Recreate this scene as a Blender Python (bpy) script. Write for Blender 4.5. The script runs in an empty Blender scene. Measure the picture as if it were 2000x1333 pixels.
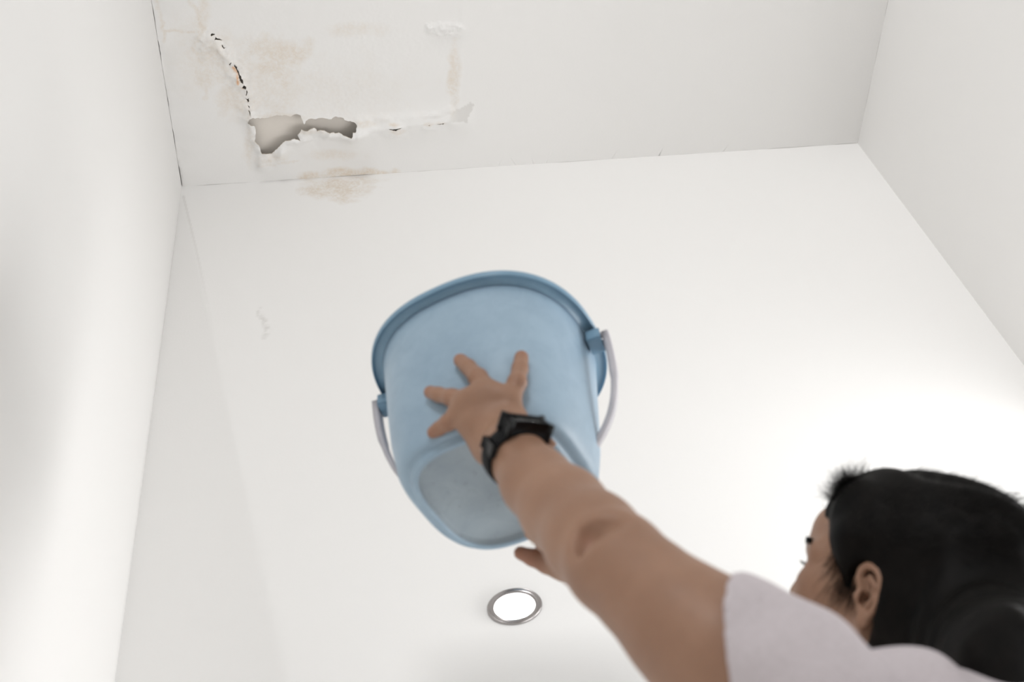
import bpy, bmesh, math, random
import numpy as np
from mathutils import Vector, Matrix, noise
from mathutils.geometry import delaunay_2d_cdt

scene = bpy.context.scene
COL = scene.collection
random.seed(7); RNG = np.random.default_rng(7)

# ------------------------------------------------------------------ camera
F_PX = 2404.9; CX, CY = 1000.0, 666.5
def nz(v):
    v = np.asarray(v, float); return v/np.linalg.norm(v)
UP_C = nz([-421, -1853.5, F_PX]); FW_C = nz([-80, 3138.5, F_PX])
FW_C = nz(FW_C-UP_C*(FW_C@UP_C)); XR_C = np.cross(FW_C, UP_C)
WM = np.array([XR_C, FW_C, UP_C])              # camera (right, down, forward) -> world
CAM = np.array([0, 0, 0.62])
def c2w(v): return WM@np.asarray(v, float)+CAM
def c2wd(v): return nz(WM@np.asarray(v, float))
def P(px, py, z): return c2w([(px-CX)/F_PX*z, (py-CY)/F_PX*z, z])
def w2px(p):
    q = (np.asarray(p)-CAM)@WM; return q[..., 0]/q[..., 2]*F_PX+CX, q[..., 1]/q[..., 2]*F_PX+CY, q[..., 2]

camd = bpy.data.cameras.new('camera'); cam = bpy.data.objects.new('camera', camd); COL.objects.link(cam)
camd.sensor_width = 36.0; camd.lens = 36.0*F_PX/2000.0; camd.clip_start = 0.05
M = Matrix.Identity(4)
rx, dn, fw = WM[:, 0], WM[:, 1], WM[:, 2]
for i in range(3):
    M[i][0] = rx[i]; M[i][1] = -dn[i]; M[i][2] = -fw[i]; M[i][3] = CAM[i]
cam.matrix_world = M
camd.dof.use_dof = True; camd.dof.focus_distance = 2.75; camd.dof.aperture_fstop = 4.2
scene.camera = cam

# ------------------------------------------------------------------ world, lights, exposure
w = bpy.data.worlds.new('world'); scene.world = w; w.use_nodes = True
w.node_tree.nodes['Background'].inputs[0].default_value = (0.95, 0.97, 1.0, 1)
w.node_tree.nodes['Background'].inputs[1].default_value = 0.25
def area(name, loc, target, sx, sy, power, col=(1, 1, 1)):
    d = bpy.data.lights.new(name, 'AREA'); d.shape = 'RECTANGLE'; d.size = sx; d.size_y = sy; d.energy = power; d.color = col
    o = bpy.data.objects.new(name, d); COL.objects.link(o); o.location = loc
    o.rotation_euler = (Vector(target)-Vector(loc)).to_track_quat('-Z', 'Y').to_euler(); return o
area('side_door_daylight', (1.42, 1.01, 1.15), (-0.4, 1.01, 1.15), 1.0, 2.1, 2)
area('side_low_fill', (1.42, 1.30, 0.60), (-0.4, 1.30, 1.15), .44, 1.0, 13)  # added fill low in the side opening, in place of floor bounce
area('side_door_high_daylight', (1.42, 1.30, 1.90), (-0.4, 1.30, 1.90), .44, .6, 5)
area('outdoor_daylight', (2.6, 1.25, 1.2), (-0.4, 1.3, 2.6), .5, 1.5, 21)
area('rear_left_fill', (-0.6, -2.8, 2.6), (1.2, 1.5, 3.0), 1.2, 1.0, 92)  # added fill from the open rear, no window stands there
vs = scene.view_settings
vs.view_transform = 'Standard'; vs.look = 'None'; vs.gamma = 1.0; vs.use_curve_mapping = False
scene.display_settings.display_device = 'sRGB'
vs.exposure = 0.0

# ------------------------------------------------------------------ helpers
def tag(o, label=None, cat=None, group=None, kind=None):
    if label: o['label'] = label
    if cat: o['category'] = cat
    if group: o['group'] = group
    if kind: o['kind'] = kind
    return o
def link(name, me, mat=None, parent=None):
    o = bpy.data.objects.new(name, me); COL.objects.link(o)
    if mat: me.materials.append(mat)
    if parent: o.parent = parent
    return o
def empty(name, loc):
    o = bpy.data.objects.new(name, None); COL.objects.link(o); o.location = loc; o.empty_display_size = 0.05
    return o
def mesh_obj(name, verts, faces, mat=None, parent=None, smooth=True):
    me = bpy.data.meshes.new(name)
    off = np.array(parent.location) if parent is not None else np.zeros(3)
    if parent is not None and parent.parent is not None: off = off+np.array(parent.parent.location)
    v = np.asarray(verts, float)-off
    me.from_pydata(v.tolist(), [], faces if isinstance(faces, list) else faces.tolist()); me.update()
    if smooth: me.shade_smooth()
    return link(name, me, mat, parent)
def srgb(r, g, b):
    f = lambda c: (c/255/12.92) if c/255 <= .04045 else ((c/255+.055)/1.055)**2.4
    return (f(r), f(g), f(b), 1)

class NT:
    def __init__(s, name):
        s.m = bpy.data.materials.new(name); s.m.use_nodes = True; s.t = s.m.node_tree
        s.b = s.t.nodes['Principled BSDF']
    def n(s, typ, **kw):
        x = s.t.nodes.new(typ)
        for k, v in kw.items():
            if k.startswith('_'): setattr(x, k[1:], v)
            else: x.inputs[k.replace('__', ' ')].default_value = v
        return x
    def l(s, a, b): s.t.links.new(a, b)
    def set(s, **kw):
        for k, v in kw.items(): s.b.inputs[k.replace('__', ' ')].default_value = v
        return s
    def noise(s, scale, detail=3, rough=.55, coord='Object', dist=0.0, vec=None):
        x = s.n('ShaderNodeTexNoise', Scale=scale, Detail=detail, Roughness=rough, Distortion=dist)
        if vec is None: vec = s.n('ShaderNodeTexCoord').outputs[coord]
        s.l(vec, x.inputs['Vector']); return x.outputs['Fac']
    def ramp(s, fac, stops):
        r = s.n('ShaderNodeValToRGB'); s.l(fac, r.inputs[0]); e = r.color_ramp.elements
        while len(e) < len(stops): e.new(.5)
        for i, (p, c) in enumerate(stops): e[i].position = p; e[i].color = c if len(c) == 4 else (*c, 1)
        return r.outputs[0]
    def mix(s, fac, a, b, mode='MIX'):
        x = s.n('ShaderNodeMix', _data_type='RGBA', _blend_type=mode)
        for k, v in ((0, fac), (6, a), (7, b)):
            if hasattr(v, 'is_output'): s.l(v, x.inputs[k])
            else: x.inputs[k].default_value = v
        return x.outputs[2]
    def math(s, op, a, b=0.0):
        x = s.n('ShaderNodeMath', _operation=op)
        for k, v in ((0, a), (1, b)):
            if hasattr(v, 'is_output'): s.l(v, x.inputs[k])
            else: x.inputs[k].default_value = v
        return x.outputs[0]
    def attr(s, name):
        return s.n('ShaderNodeAttribute', _attribute_name=name)
    def bump(s, h, strength=.2, dist=.001):
        x = s.n('ShaderNodeBump', Strength=strength, Distance=dist); s.l(h, x.inputs['Height']); s.l(x.outputs[0], s.b.inputs['Normal'])

PAINT = (0.80, 0.79, 0.775, 1)
def m_paint(name, stained=False, col=PAINT):
    t = NT(name); t.set(Roughness=.62, Specular__IOR__Level=.3)
    big = t.noise(1.7, 3); fine = t.noise(160, 3, .6)
    c = t.mix(t.math('MULTIPLY', big, .5), col, tuple(x*.965 for x in col[:3])+(1,))
    if stained:
        st = t.attr('stain').outputs['Fac']; gr = t.attr('grime_shade').outputs['Fac']; ex = t.attr('paper').outputs['Fac']
        mot = t.ramp(t.noise(130, 4, .62, dist=.4), [(.40, (0.15,)*3), (.60, (1,)*3)])
        mot2 = t.ramp(t.noise(22, 5, .65, dist=.8), [(.33, (0.15,)*3), (.6, (1,)*3)])
        f = t.math('MULTIPLY', st, t.math('ADD', t.math('MULTIPLY', mot, .5), t.math('MULTIPLY', mot2, .5)))
        c = t.mix(t.math('MINIMUM', f, 1.0), c, (0.68, 0.59, 0.485, 1))
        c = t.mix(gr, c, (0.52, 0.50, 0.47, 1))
        c = t.mix(ex, c, (0.72, 0.33, 0.08, 1))
        t.bump(t.math('ADD', t.math('MULTIPLY', fine, .5), t.math('MULTIPLY', t.noise(330, 2), .3)), .22, .0012)
    else:
        t.bump(fine, .12, .0008)
    t.l(c, t.b.inputs['Base Color']); return t.m
MAT_CEIL = m_paint('painted_ceiling', True)
MAT_WALLB = m_paint('lightened_back_wall', True, (0.86, 0.85, 0.835, 1))  # same paint as the other walls, lightened to stand in for missing light
MAT_WALL = m_paint('painted_wall')
t = NT('board_core'); t.set(Roughness=.9); t.l(t.ramp(t.noise(90, 4), [(.3, (.55, .48, .40)), (.7, (.72, .66, .58))]), t.b.inputs['Base Color']); MAT_CORE = t.m
t = NT('void_slab'); t.set(Roughness=.9); t.l(t.ramp(t.noise(9, 4), [(.3, (.74, .69, .63)), (.7, (.80, .75, .69))]), t.b.inputs['Base Color']); MAT_SLAB = t.m
t = NT('floor_tile'); t.set(Roughness=.4)
br = t.n('ShaderNodeTexBrick', Scale=1.0); br.offset = 0; br.inputs['Brick Width'].default_value = .3; br.inputs['Row Height'].default_value = .3
br.inputs['Mortar Size'].default_value = .004; br.inputs['Color1'].default_value = (.74, .72, .69, 1); br.inputs['Color2'].default_value = (.71, .69, .66, 1); br.inputs['Mortar'].default_value = (.4, .38, .36, 1)
t.l(t.n('ShaderNodeTexCoord').outputs['Object'], br.inputs['Vector']); t.l(br.outputs[0], t.b.inputs['Base Color']); MAT_FLOOR = t.m

# ------------------------------------------------------------------ room
H = 3.42                                   # ceiling height
XL, XRT = -0.424, 1.362
def yb(x): return 1.604-0.027*(x-XL)/(XRT-XL)   # the back wall is very slightly out of square
YF = -1.5
def box(name, lo, hi, mat, parent=None):
    (x0, y0, z0), (x1, y1, z1) = lo, hi
    v = [(x, y, z) for x in (x0, x1) for y in (y0, y1) for z in (z0, z1)]
    f = [[0, 1, 3, 2], [4, 6, 7, 5], [0, 4, 5, 1], [2, 3, 7, 6], [0, 2, 6, 4], [1, 5, 7, 3]]
    return mesh_obj(name, v, f, mat, parent, smooth=False)
TOP = H+0.05
tag(box('floor', (XL-.2, YF-.2, -.1), (XRT+.2, 1.8, 0), MAT_FLOOR), kind='structure')
tag(box('wall_left', (XL-.12, YF, 0), (XL, 1.75, TOP), MAT_WALL), kind='structure')
# right wall with a window opening below the part the photograph shows
WY0, WY1, WZ0, WZ1 = 0.50, 1.52, 0.10, 2.20
def wall_right():
    v = []; f = []
    ys = [YF, WY0, WY1, 1.60]; zs = [0, WZ0, WZ1, TOP]
    for x in (XRT, XRT+.12):
        for y in ys:
            for z in zs: v.append((x, y, z))
    idx = lambda k, i, j: k*16+i*4+j
    for i in range(3):
        for j in range(3):
            if i == 1 and j == 1: continue
            f.append([idx(0, i, j), idx(0, i, j+1), idx(0, i+1, j+1), idx(0, i+1, j)])
            f.append([idx(1, i, j), idx(1, i+1, j), idx(1, i+1, j+1), idx(1, i, j+1)])
    for a, b in (((1, 1), (2, 1)), ((2, 1), (2, 2)), ((2, 2), (1, 2)), ((1, 2), (1, 1))):
        f.append([idx(0, *a), idx(0, *b), idx(1, *b), idx(1, *a)])
    for a, b in (((0, 0), (3, 0)), ((3, 0), (3, 3)), ((3, 3), (0, 3)), ((0, 3), (0, 0))):
        f.append([idx(0, *b), idx(0, *a), idx(1, *a), idx(1, *b)])
    return tag(mesh_obj('wall_right', v, f, MAT_WALL, smooth=False), kind='structure')
wall_right()

def on_ceiling(px, py):
    d = WM@np.array([(px-CX)/F_PX, (py-CY)/F_PX, 1.0]); s = (H-CAM[2])/d[2]; return (d*s+CAM)[:2]
def on_wall(px, py):
    d = WM@np.array([(px-CX)/F_PX, (py-CY)/F_PX, 1.0]); s = 1.594/d[1]; q = d*s+CAM; return np.array([q[0], q[2]])
def zoomed(pts, ox, oy, sc): return [(ox+a/sc, oy+b/sc) for a, b in pts]
HOLES = [zoomed(p, 480, 180, 8.333) for p in [
 [(30,470),(50,430),(70,400),(110,390),(150,410),(200,410),(235,425),(270,410),(300,425),(360,420),(410,395),(440,395),(490,375),(520,365),(560,375),(610,400),(620,365),(660,370),(690,385),(730,390),(760,365),(800,350),(830,345),(870,355),(895,365),(905,400),(920,430),(935,465),(950,485),(965,470),(975,440),(1010,420),(1060,405),(1120,415),(1200,400),(1260,400),(1320,415),(1390,425),(1420,395),(1450,385),(1530,398),(1580,405),(1610,440),(1680,455),(1760,465),(1790,485),(1808,510),(1795,545),(1790,590),(1760,600),(1740,600),(1735,640),(1710,668),(1650,655),(1600,640),(1560,618),(1510,600),(1470,610),(1430,598),(1370,605),(1310,590),(1280,570),(1220,560),(1170,570),(1160,580),(1150,545),(1120,527),(1080,530),(1040,545),(1000,575),(950,572),(900,562),(885,610),(840,650),(860,690),(888,740),(850,725),(800,708),(750,715),(700,740),(640,750),(600,790),(560,835),(520,875),(480,905),(425,968),(330,965),(262,965),(245,930),(235,875),(200,825),(170,795),(145,765),(160,720),(165,650),(160,580),(150,540),(110,520),(75,510)]]]
HOLES += [zoomed(p, 380, 40, 6.6625) for p in [
 [(208,178),(228,165),(268,180),(235,195),(215,200)],
 [(262,243),(272,205),(290,225),(325,232),(362,255),(330,252),(290,246)],
 [(340,295),(358,308),(380,345),(410,342),(392,352),(382,360),(368,345)],
 [(447,560),(465,540),(482,530),(470,555),(465,578)],
 [(515,555),(530,575),(558,600),(552,625),(575,650),(585,690),(610,725),(632,765),(632,815),(605,795),(588,760),(575,705),(545,640),(520,600)],
 [(640,830),(660,840),(675,860),(665,890),(640,875),(622,865)],
 [(672,900),(690,912),(680,968),(664,962),(676,930)],
 [(666,1000),(690,1020),(700,1005),(712,1040),(695,1065),(684,1040)],
 [(693,1092),(718,1108),(714,1128),(702,1110)], [(704,1148),(728,1180),(738,1240),(718,1205)]]]
HOLES += [zoomed(p, 680, 160, 7.143) for p in [
 [(560,632),(640,622),(690,615),(745,606),(700,627),(660,654),(610,642)],
 [(1108,580),(1142,577),(1125,590)], [(1205,573),(1335,560),(1310,574)]]]
HOLES = [[on_ceiling(*p) for p in h] for h in HOLES]
def inside(pts, poly):
    x, y = pts[:, 0], pts[:, 1]; r = np.zeros(len(pts), bool); j = len(poly)-1
    for i in range(len(poly)):
        xi, yi = poly[i]; xj, yj = poly[j]
        c = ((yi > y) != (yj > y)) & (x < (xj-xi)*(y-yi)/(yj-yi+1e-12)+xi); r ^= c; j = i
    return r
def segd(pts, line):
    best = np.full(len(pts), 9.0); line = [np.asarray(p) for p in line]
    for a, b in zip(line[:-1], line[1:]):
        ab = b-a; tt = np.clip(((pts-a)@ab)/(ab@ab+1e-12), 0, 1)
        best = np.minimum(best, np.linalg.norm(pts-a-tt[:, None]*ab, axis=1))
    return best
def nse(pts, sc, off=0.0):
    return np.array([noise.noise(Vector((p[0]*sc+off, p[1]*sc-off, off))) for p in pts])
def fbm(pts, sc, off=0.0, octv=4):
    return sum(nse(pts, sc*2**k, off+k*7.1)/2**k for k in range(octv))
def blob(pts, f, c, rx_, ry_, amp, soft=1.0, wob=None):
    """an irregular stain patch given by its centre and its two half-axes on the surface"""
    c0 = f(*c); ax = f(c[0]+rx_, c[1])-c0; ay = f(c[0], c[1]+ry_)-c0
    Mi = np.linalg.inv(np.array([ax, ay]).T); q = (pts-c0)@Mi.T; r = np.linalg.norm(q, axis=1)
    if wob is not None: r = r+wob
    return amp*np.clip((1.15-r)/soft, 0, 1)

def make_ceiling():
    pts = []; edges = []
    xs0, xs1 = XL, XRT
    # outer outline: fine jitter leaves a hairline gap against the walls, as in the photo
    out = []
    n = 420
    for i in range(n):
        x = xs0+(xs1-xs0)*i/n; out.append((x, yb(x)-max(0.0, .0002+.0014*noise.noise(Vector((x*14, 1.3, 0))))))
    for i in range(260): 
        y = yb(xs1)+(YF-yb(xs1))*i/260; out.append((xs1-max(0.0, .0002+.0006*noise.noise(Vector((y*14, 5.3, 0)))), y))
    for i in range(12): out.append((xs1+(xs0-xs1)*i/12, YF))
    for i in range(700):
        y = YF+(yb(xs0)-YF)*i/700; out.append((xs0+max(0.0, .0009+.0022*noise.noise(Vector((y*19, 9.3, 0)))+.001*noise.noise(Vector((y*90, 9.3, 0)))), y))
    def loop(L):
        b = len(pts)
        pts.extend([Vector((float(p[0]), float(p[1]))) for p in L])
        edges.extend([(b+i, b+(i+1) % len(L)) for i in range(len(L))])
    loop(out)
    dens = []
    for h in HOLES:
        L = []
        for a, b in zip(h, h[1:]+h[:1]):
            m = max(1, int(np.linalg.norm(b-a)/.0024))
            for k in range(m):
                q = a+(b-a)*k/m
                if k: q = q+nz((b-a)[::-1]*np.array([1, -1]))*.0022*noise.noise(Vector((q[0]*420, q[1]*420, 0)))
                L.append(q)
        dens.append(L); loop(L)
    # grid points, fine where the plaster is damaged
    s = .0042
    gx, gy = np.meshgrid(np.arange(XL+.004, .33, s), np.arange(1.02, 1.595, s))
    g = np.stack([gx.ravel(), gy.ravel()], 1)+RNG.uniform(-.0009, .0009, (gx.size, 2))
    gx, gy = np.meshgrid(np.arange(XL+.05, XRT-.02, .06), np.arange(YF+.05, 1.56, .06))
    g2 = np.stack([gx.ravel(), gy.ravel()], 1); g2 = g2[~((g2[:, 0] < .34) & (g2[:, 1] > 1.01))]
    g = np.vstack([g, g2])
    keep = np.ones(len(g), bool)
    for h in dens: keep &= segd(g, h+[h[0]]) > .0013
    g = g[keep]
    pts.extend([Vector((float(a), float(b))) for a, b in g])
    V, Eo, Fo, _, _, _ = delaunay_2d_cdt(pts, edges, [], 0, 1e-7, False)
    V = np.array([tuple(v) for v in V]); F = np.array([f for f in Fo if len(f) == 3])
    cen = V[F].mean(1); bad = np.zeros(len(F), bool)
    for h in dens: bad |= inside(cen, np.array(h))
    bad |= ~inside(cen, np.array(out)) 
    F = F[~bad]
    used = np.unique(F); remap = -np.ones(len(V), int); remap[used] = np.arange(len(used)); V = V[used]; F = remap[F]
    fine = (V[:, 0] < .34) & (V[:, 1] > 1.01)
    z = np.zeros(len(V)); st = np.zeros(len(V)); gr = np.zeros(len(V)); pa = np.zeros(len(V))
    q = V[fine]; oc = on_ceiling
    wob = .55*fbm(q, 22, 3.0); wob2 = .35*fbm(q, 60, 8.0)
    # ---- relief (metres; positive hangs down)
    lip = [oc(*p) for p in [(545,296),(562,276),(585,266),(592,256),(600,248),(625,250),(655,256),(688,262)]]
    seam = [oc(*p) for p in [(690,262),(720,252),(765,246),(800,243),(840,240),(880,238),(912,237)]]
    seam_up = [oc(*p) for p in [(700,236),(740,230),(800,228),(850,222),(880,214)]]
    left = [oc(*p) for p in [(490,232),(498,262),(503,275),(512,296),(512,320)]]
    crk = [oc(*p) for p in [(400,80),(425,88),(448,120),(462,145),(475,175),(484,205),(489,228)]]
    r = np.zeros(len(q))
    dl = segd(q, lip); r += .011*np.exp(-(dl/.013)**2)*(1+.7*fbm(q, 35, 2, 3)); r += .011*np.exp(-(dl/.045)**2)
    ds = segd(q, seam); r += (.004*np.exp(-(ds/.012)**2)+.008*np.exp(-(ds/.03)**2))*(1+.65*fbm(q, 16, 5, 2))
    du = segd(q, seam_up); r += .003*np.exp(-(du/.009)**2)*(1+fbm(q, 40, 6))
    dd = segd(q, left); r += .009*np.exp(-(dd/.017)**2)*(1+.8*fbm(q, 34, 9, 3))
    dc = segd(q, crk); r += .005*np.exp(-(dc/.022)**2)*(1+1.4*fbm(q, 50, 12))
    for c, a, b, h in [((640,262),26,9,.008),((700,258),20,10,.008),((772,262),26,10,.007),((735,258),18,10,-.003),((838,250),26,8,.004),
                       ((420,98),20,14,.004),((402,112),12,10,.003),((440,110),14,12,.003),((600,268),16,7,.008),((525,306),12,16,.006)]:
        r += h*np.clip(blob(q, oc, c, a, b, 1, 1.1, wob2), 0, 1)**1.5
    pt = np.clip(blob(q, oc, (871,57), 38, 13, 1.6, .5, wob2*.6), 0, 1); r += pt*(.003+.008*np.abs(fbm(q, 80, 31, 3)))
    patch = np.clip(blob(q, oc, (650,120), 255, 130, 1, .5), 0, 1); r += patch*.0009*np.abs(fbm(q, 120, 41, 2))
    crl = [oc(*p) for p in [(395,95),(410,88),(425,90),(432,102)]]; r += .004*np.exp(-(segd(q, crl)/.006)**2)
    r += .0009*np.exp(-(segd(q, [oc(905,-40), oc(903,60), oc(898,150), oc(893,205)])/.006)**2)*(1+fbm(q, 20, 55))
    r += .0035*fbm(q, 9, 77)*np.exp(-((q[:, 0]-XL)/.03)**2)
    # keep outer border flat
    r *= np.clip((yb(q[:, 0])-q[:, 1])/.015, 0, 1)*np.clip((.335-q[:, 0])/.05, 0, 1)*np.clip((q[:, 0]-XL)/.006, 0, 1)*np.clip((q[:, 1]-1.012)/.05, 0, 1)
    z[fine] = r
    # ---- stains
    s_ = np.zeros(len(q))
    for c, a, b, am, so in [((540,118),66,54,.62,.6),((500,150),95,75,.36,.7),((470,100),60,40,.25,.8),((372,110),50,90,.22,.8),((525,190),75,46,.38,.7),((540,226),52,8,.75,.8),((412,125),46,56,.5,.6),((396,30),14,60,.45,.8),
                            ((700,58),70,17,.38,.9),((886,150),13,72,.62,.7),((455,190),40,38,.5,.7),((528,304),44,15,.5,.8),((488,272),10,46,.5,.8),
                            ((655,302),62,12,.4,.8),((690,345),105,16,.95,.5),((420,75),52,24,.35,.8),((610,250),60,8,.45,.8),((770,240),13,4,.9,.7),((770,254),20,6,.5,.7),
                            ((714,240),22,6,.5,.7),((620,180),190,70,.18,.8),((405,98),16,12,.5,.6),((836,240),10,3,.6,.8),((862,238),14,3,.5,.8)]:
        s_ = np.maximum(s_, blob(q, oc, c, a, b, am, so, wob))
    for line, wd, am in [([(302,-10),(312,30),(320,62),(322,80)], .004, .55), ([(320,62),(350,58),(380,60),(400,55)], .003, .75), ([(372,0),(388,28),(394,60),(378,95),(398,125)], .005, .6),
                         ([(400,130),(405,170),(402,195)], .004, .45), ([(428,205),(440,190),(470,170)], .003, .4), ([(505,322),(540,318),(580,312)], .003, .45)]:
        L = [oc(*p) for p in line]; d = segd(q+.006*np.stack([fbm(q, 40, 3), fbm(q, 40, 9)], 1), L); s_ = np.maximum(s_, am*np.clip(1.5-d/wd, 0, 1))
    st[fine] = np.clip(s_, 0, 1)
    tape = np.array([oc(*p) for p in zoomed([(1380,548),(1520,550),(1672,548),(1675,500),(1685,450),(1722,425),(1742,360),(1762,300),(1690,292),(1640,330),(1560,360),(1470,400)], 680, 160, 7.143)])
    g_ = .42*inside(q, tape)*np.clip((q[:, 0]-oc(872,230)[0])/.03, 0, 1)
    g_ = np.maximum(g_, .5*np.exp(-(segd(q, [oc(357,368), oc(352,340), oc(340,280)])/.004)**2)*np.clip(.6+fbm(q, 60, 17), 0, 1))
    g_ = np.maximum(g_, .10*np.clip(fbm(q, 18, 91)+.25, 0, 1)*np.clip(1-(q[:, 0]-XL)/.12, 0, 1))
    gr[fine] = np.clip(g_, 0, 1)
    po = [oc(*p) for p in zoomed([(500,605),(515,625),(545,660),(560,700),(570,740),(566,800)], 380, 40, 6.6625)]
    pa[fine] = np.maximum(.8*np.clip(1.6-segd(q, po)/.0030, 0, 1)*np.clip(.9+1.5*nse(q, 120, 4), 0, 1), .8*np.clip(1.4-segd(q, [oc(474,171), oc(477,168)])/.002, 0, 1))
    verts = np.column_stack([V, H-z])
    # broken edges: give the board its thickness around every hole
    e = np.sort(np.vstack([F[:, [0, 1]], F[:, [1, 2]], F[:, [2, 0]]]), axis=1); ue, cnt = np.unique(e, axis=0, return_counts=True); be = ue[cnt == 1]
    nv = len(verts); bid = np.unique(be); up = {int(b): nv+i for i, b in enumerate(bid)}; lowr = {int(b): nv+len(bid)+i for i, b in enumerate(bid)}
    top = verts[bid].copy(); top[:, 2] += .003; verts = np.vstack([verts, top, verts[bid]])
    dire = {(int(a), int(b)) for f in F for a, b in ((f[0], f[1]), (f[1], f[2]), (f[2], f[0]))}
    faces = [list(map(int, f[::-1])) for f in F] if np.cross(V[F[0][1]]-V[F[0][0]], V[F[0][2]]-V[F[0][0]]) > 0 else [list(map(int, f)) for f in F]
    nf = len(faces)
    for a, b in be:
        a, b = int(a), int(b); faces.append([lowr[a], lowr[b], up[b], up[a]])
    o = mesh_obj('ceiling', verts, faces, MAT_CEIL)
    o.data.materials.append(MAT_CORE)
    mi = np.zeros(len(faces), np.int32); mi[nf:] = 1; o.data.polygons.foreach_set('material_index', mi)
    for nm_, arr in (('stain', st), ('grime_shade', gr), ('paper', pa)):
        a = o.data.attributes.new(nm_, 'FLOAT', 'POINT'); a.data.foreach_set('value', np.concatenate([arr, arr[bid]*0, arr[bid]]).astype(np.float32))
    tag(o, kind='structure'); return o
CEIL = make_ceiling()
box('upper_slab', (XL-.12, YF, H+.014), (XRT+.12, 1.75, H+.16), MAT_SLAB, CEIL)

def make_wall_back():
    xs = np.unique(np.round(np.concatenate([np.linspace(XL, XRT, 60), np.arange(XL, -.25, .0035), np.arange(-.25, .30, .006)]), 4))
    zs = np.unique(np.round(np.concatenate([np.linspace(0, TOP, 90), np.arange(H-.75, H+.004, .0045), np.arange(2.15, 3.4, .015)]), 4))
    X, Z = np.meshgrid(xs, zs, indexing='ij'); q = np.stack([X.ravel(), Z.ravel()], 1)
    wob = .5*fbm(q, 22, 3.0)
    st = blob(q, on_wall, (655,366), 74, 24, .8, .6, wob)
    st = np.maximum(st, blob(q, on_wall, (690,352), 60, 10, .6, .8, wob)); st = np.maximum(st, blob(q, on_wall, (680,390), 26, 5, .5, .8, wob))
    gr = np.zeros(len(q))
    for line, wd, am in [([(505,597),(507,612),(515,622),(522,640),(515,655)], .006, .35)]:
        gr = np.maximum(gr, am*np.clip(1.5-segd(q, [on_wall(*p) for p in line])/wd, 0, 1)*np.clip(.6+2*fbm(q, 60, 6), 0, 1))
    # shadow edge from the left corner, imitated by a recess and a darkened line
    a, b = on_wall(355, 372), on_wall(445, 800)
    ld = segd(q, [on_wall(357, 376), on_wall(370, 430), on_wall(384, 490), on_wall(405, 590), on_wall(432, 720)]); gr = np.maximum(gr, .34*np.clip(1.6-ld/.0022, 0, 1)*np.clip(1-(a[1]-q[:, 1])/.62, 0, 1))  # the shadow's edge put into the colour, fading downwards
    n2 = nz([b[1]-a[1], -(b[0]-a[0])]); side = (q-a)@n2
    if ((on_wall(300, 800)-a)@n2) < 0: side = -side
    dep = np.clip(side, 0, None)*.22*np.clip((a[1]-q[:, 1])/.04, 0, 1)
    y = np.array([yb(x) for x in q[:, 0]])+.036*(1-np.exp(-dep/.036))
    nx, nz_ = len(xs), len(zs); v = np.column_stack([q[:, 0], y, q[:, 1]])
    i, j = np.meshgrid(np.arange(nx-1), np.arange(nz_-1), indexing='ij'); k = (i*nz_+j).ravel()
    f = np.stack([k, k+nz_, k+nz_+1, k+1], 1)
    nv = len(v); v = np.vstack([v, [[XL, 1.75, 0], [XRT, 1.75, 0], [XRT, 1.75, TOP], [XL, 1.75, TOP]]])
    faces = f.tolist()+[[nv, nv+3, nv+2, nv+1]]
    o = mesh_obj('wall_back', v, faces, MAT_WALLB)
    for nm_, arr in (('stain', st), ('grime_shade', gr), ('paper', st*0)):
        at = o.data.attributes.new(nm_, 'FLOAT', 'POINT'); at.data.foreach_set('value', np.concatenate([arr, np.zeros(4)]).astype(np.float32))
    return tag(o, kind='structure')
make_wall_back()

# ------------------------------------------------------------------ recessed downlight in the back wall
def downlight():
    c2 = on_wall(1005, 1187); x0 = c2[0]; z0 = c2[1]; y0 = yb(x0)
    root = empty('downlight', (x0, y0, z0)); tag(root, 'round recessed downlight with a chrome trim ring, lit white, in the back wall', 'light')
    # the trim is slightly oval on the wall
    A = np.array([on_wall(1005+54.3*math.cos(t_)*math.cos(-.14)-34.6*math.sin(t_)*math.sin(-.14), 1187+54.3*math.cos(t_)*math.sin(-.14)+34.6*math.sin(t_)*math.cos(-.14)) for t_ in np.linspace(0, 2*np.pi, 97)[:-1]])-c2
    def ring(name, prof, mat, cap=False):
        v = []; f = []; n = 96
        for s, d in prof:
            for k in range(n): v.append((x0+A[k][0]*s, y0-d-.0004, z0+A[k][1]*s))
        for r in range(len(prof)-1):
            for k in range(n): f.append([r*n+k, r*n+(k+1) % n, (r+1)*n+(k+1) % n, (r+1)*n+k])
        if cap: f.append([(len(prof)-1)*n+k for k in range(n)])
        return mesh_obj(name, v, f, mat, root)
    t = NT('brushed_chrome'); t.set(Metallic=1.0, Roughness=.22); t.b.inputs['Base Color'].default_value = (.36, .34, .335, 1); chrome = t.m
    t = NT('lit_diffuser'); t.b.inputs['Emission Color'].default_value = (1, .99, .97, 1); t.b.inputs['Emission Strength'].default_value = 6.0; lit = t.m
    ring('trim_ring', [(1.0, 0), (1.0, .0025), (.975, .0045), (.945, .0048), (.93, .0040), (.86, .0030), (.80, .0022), (.785, .0030), (.76, .0032), (.745, .0022), (.74, .0005)], chrome)
    ring('diffuser', [(.742, .0012), (.72, .0014), (.5, .0016), (.2, .0016)], lit, cap=True)
downlight()

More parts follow.
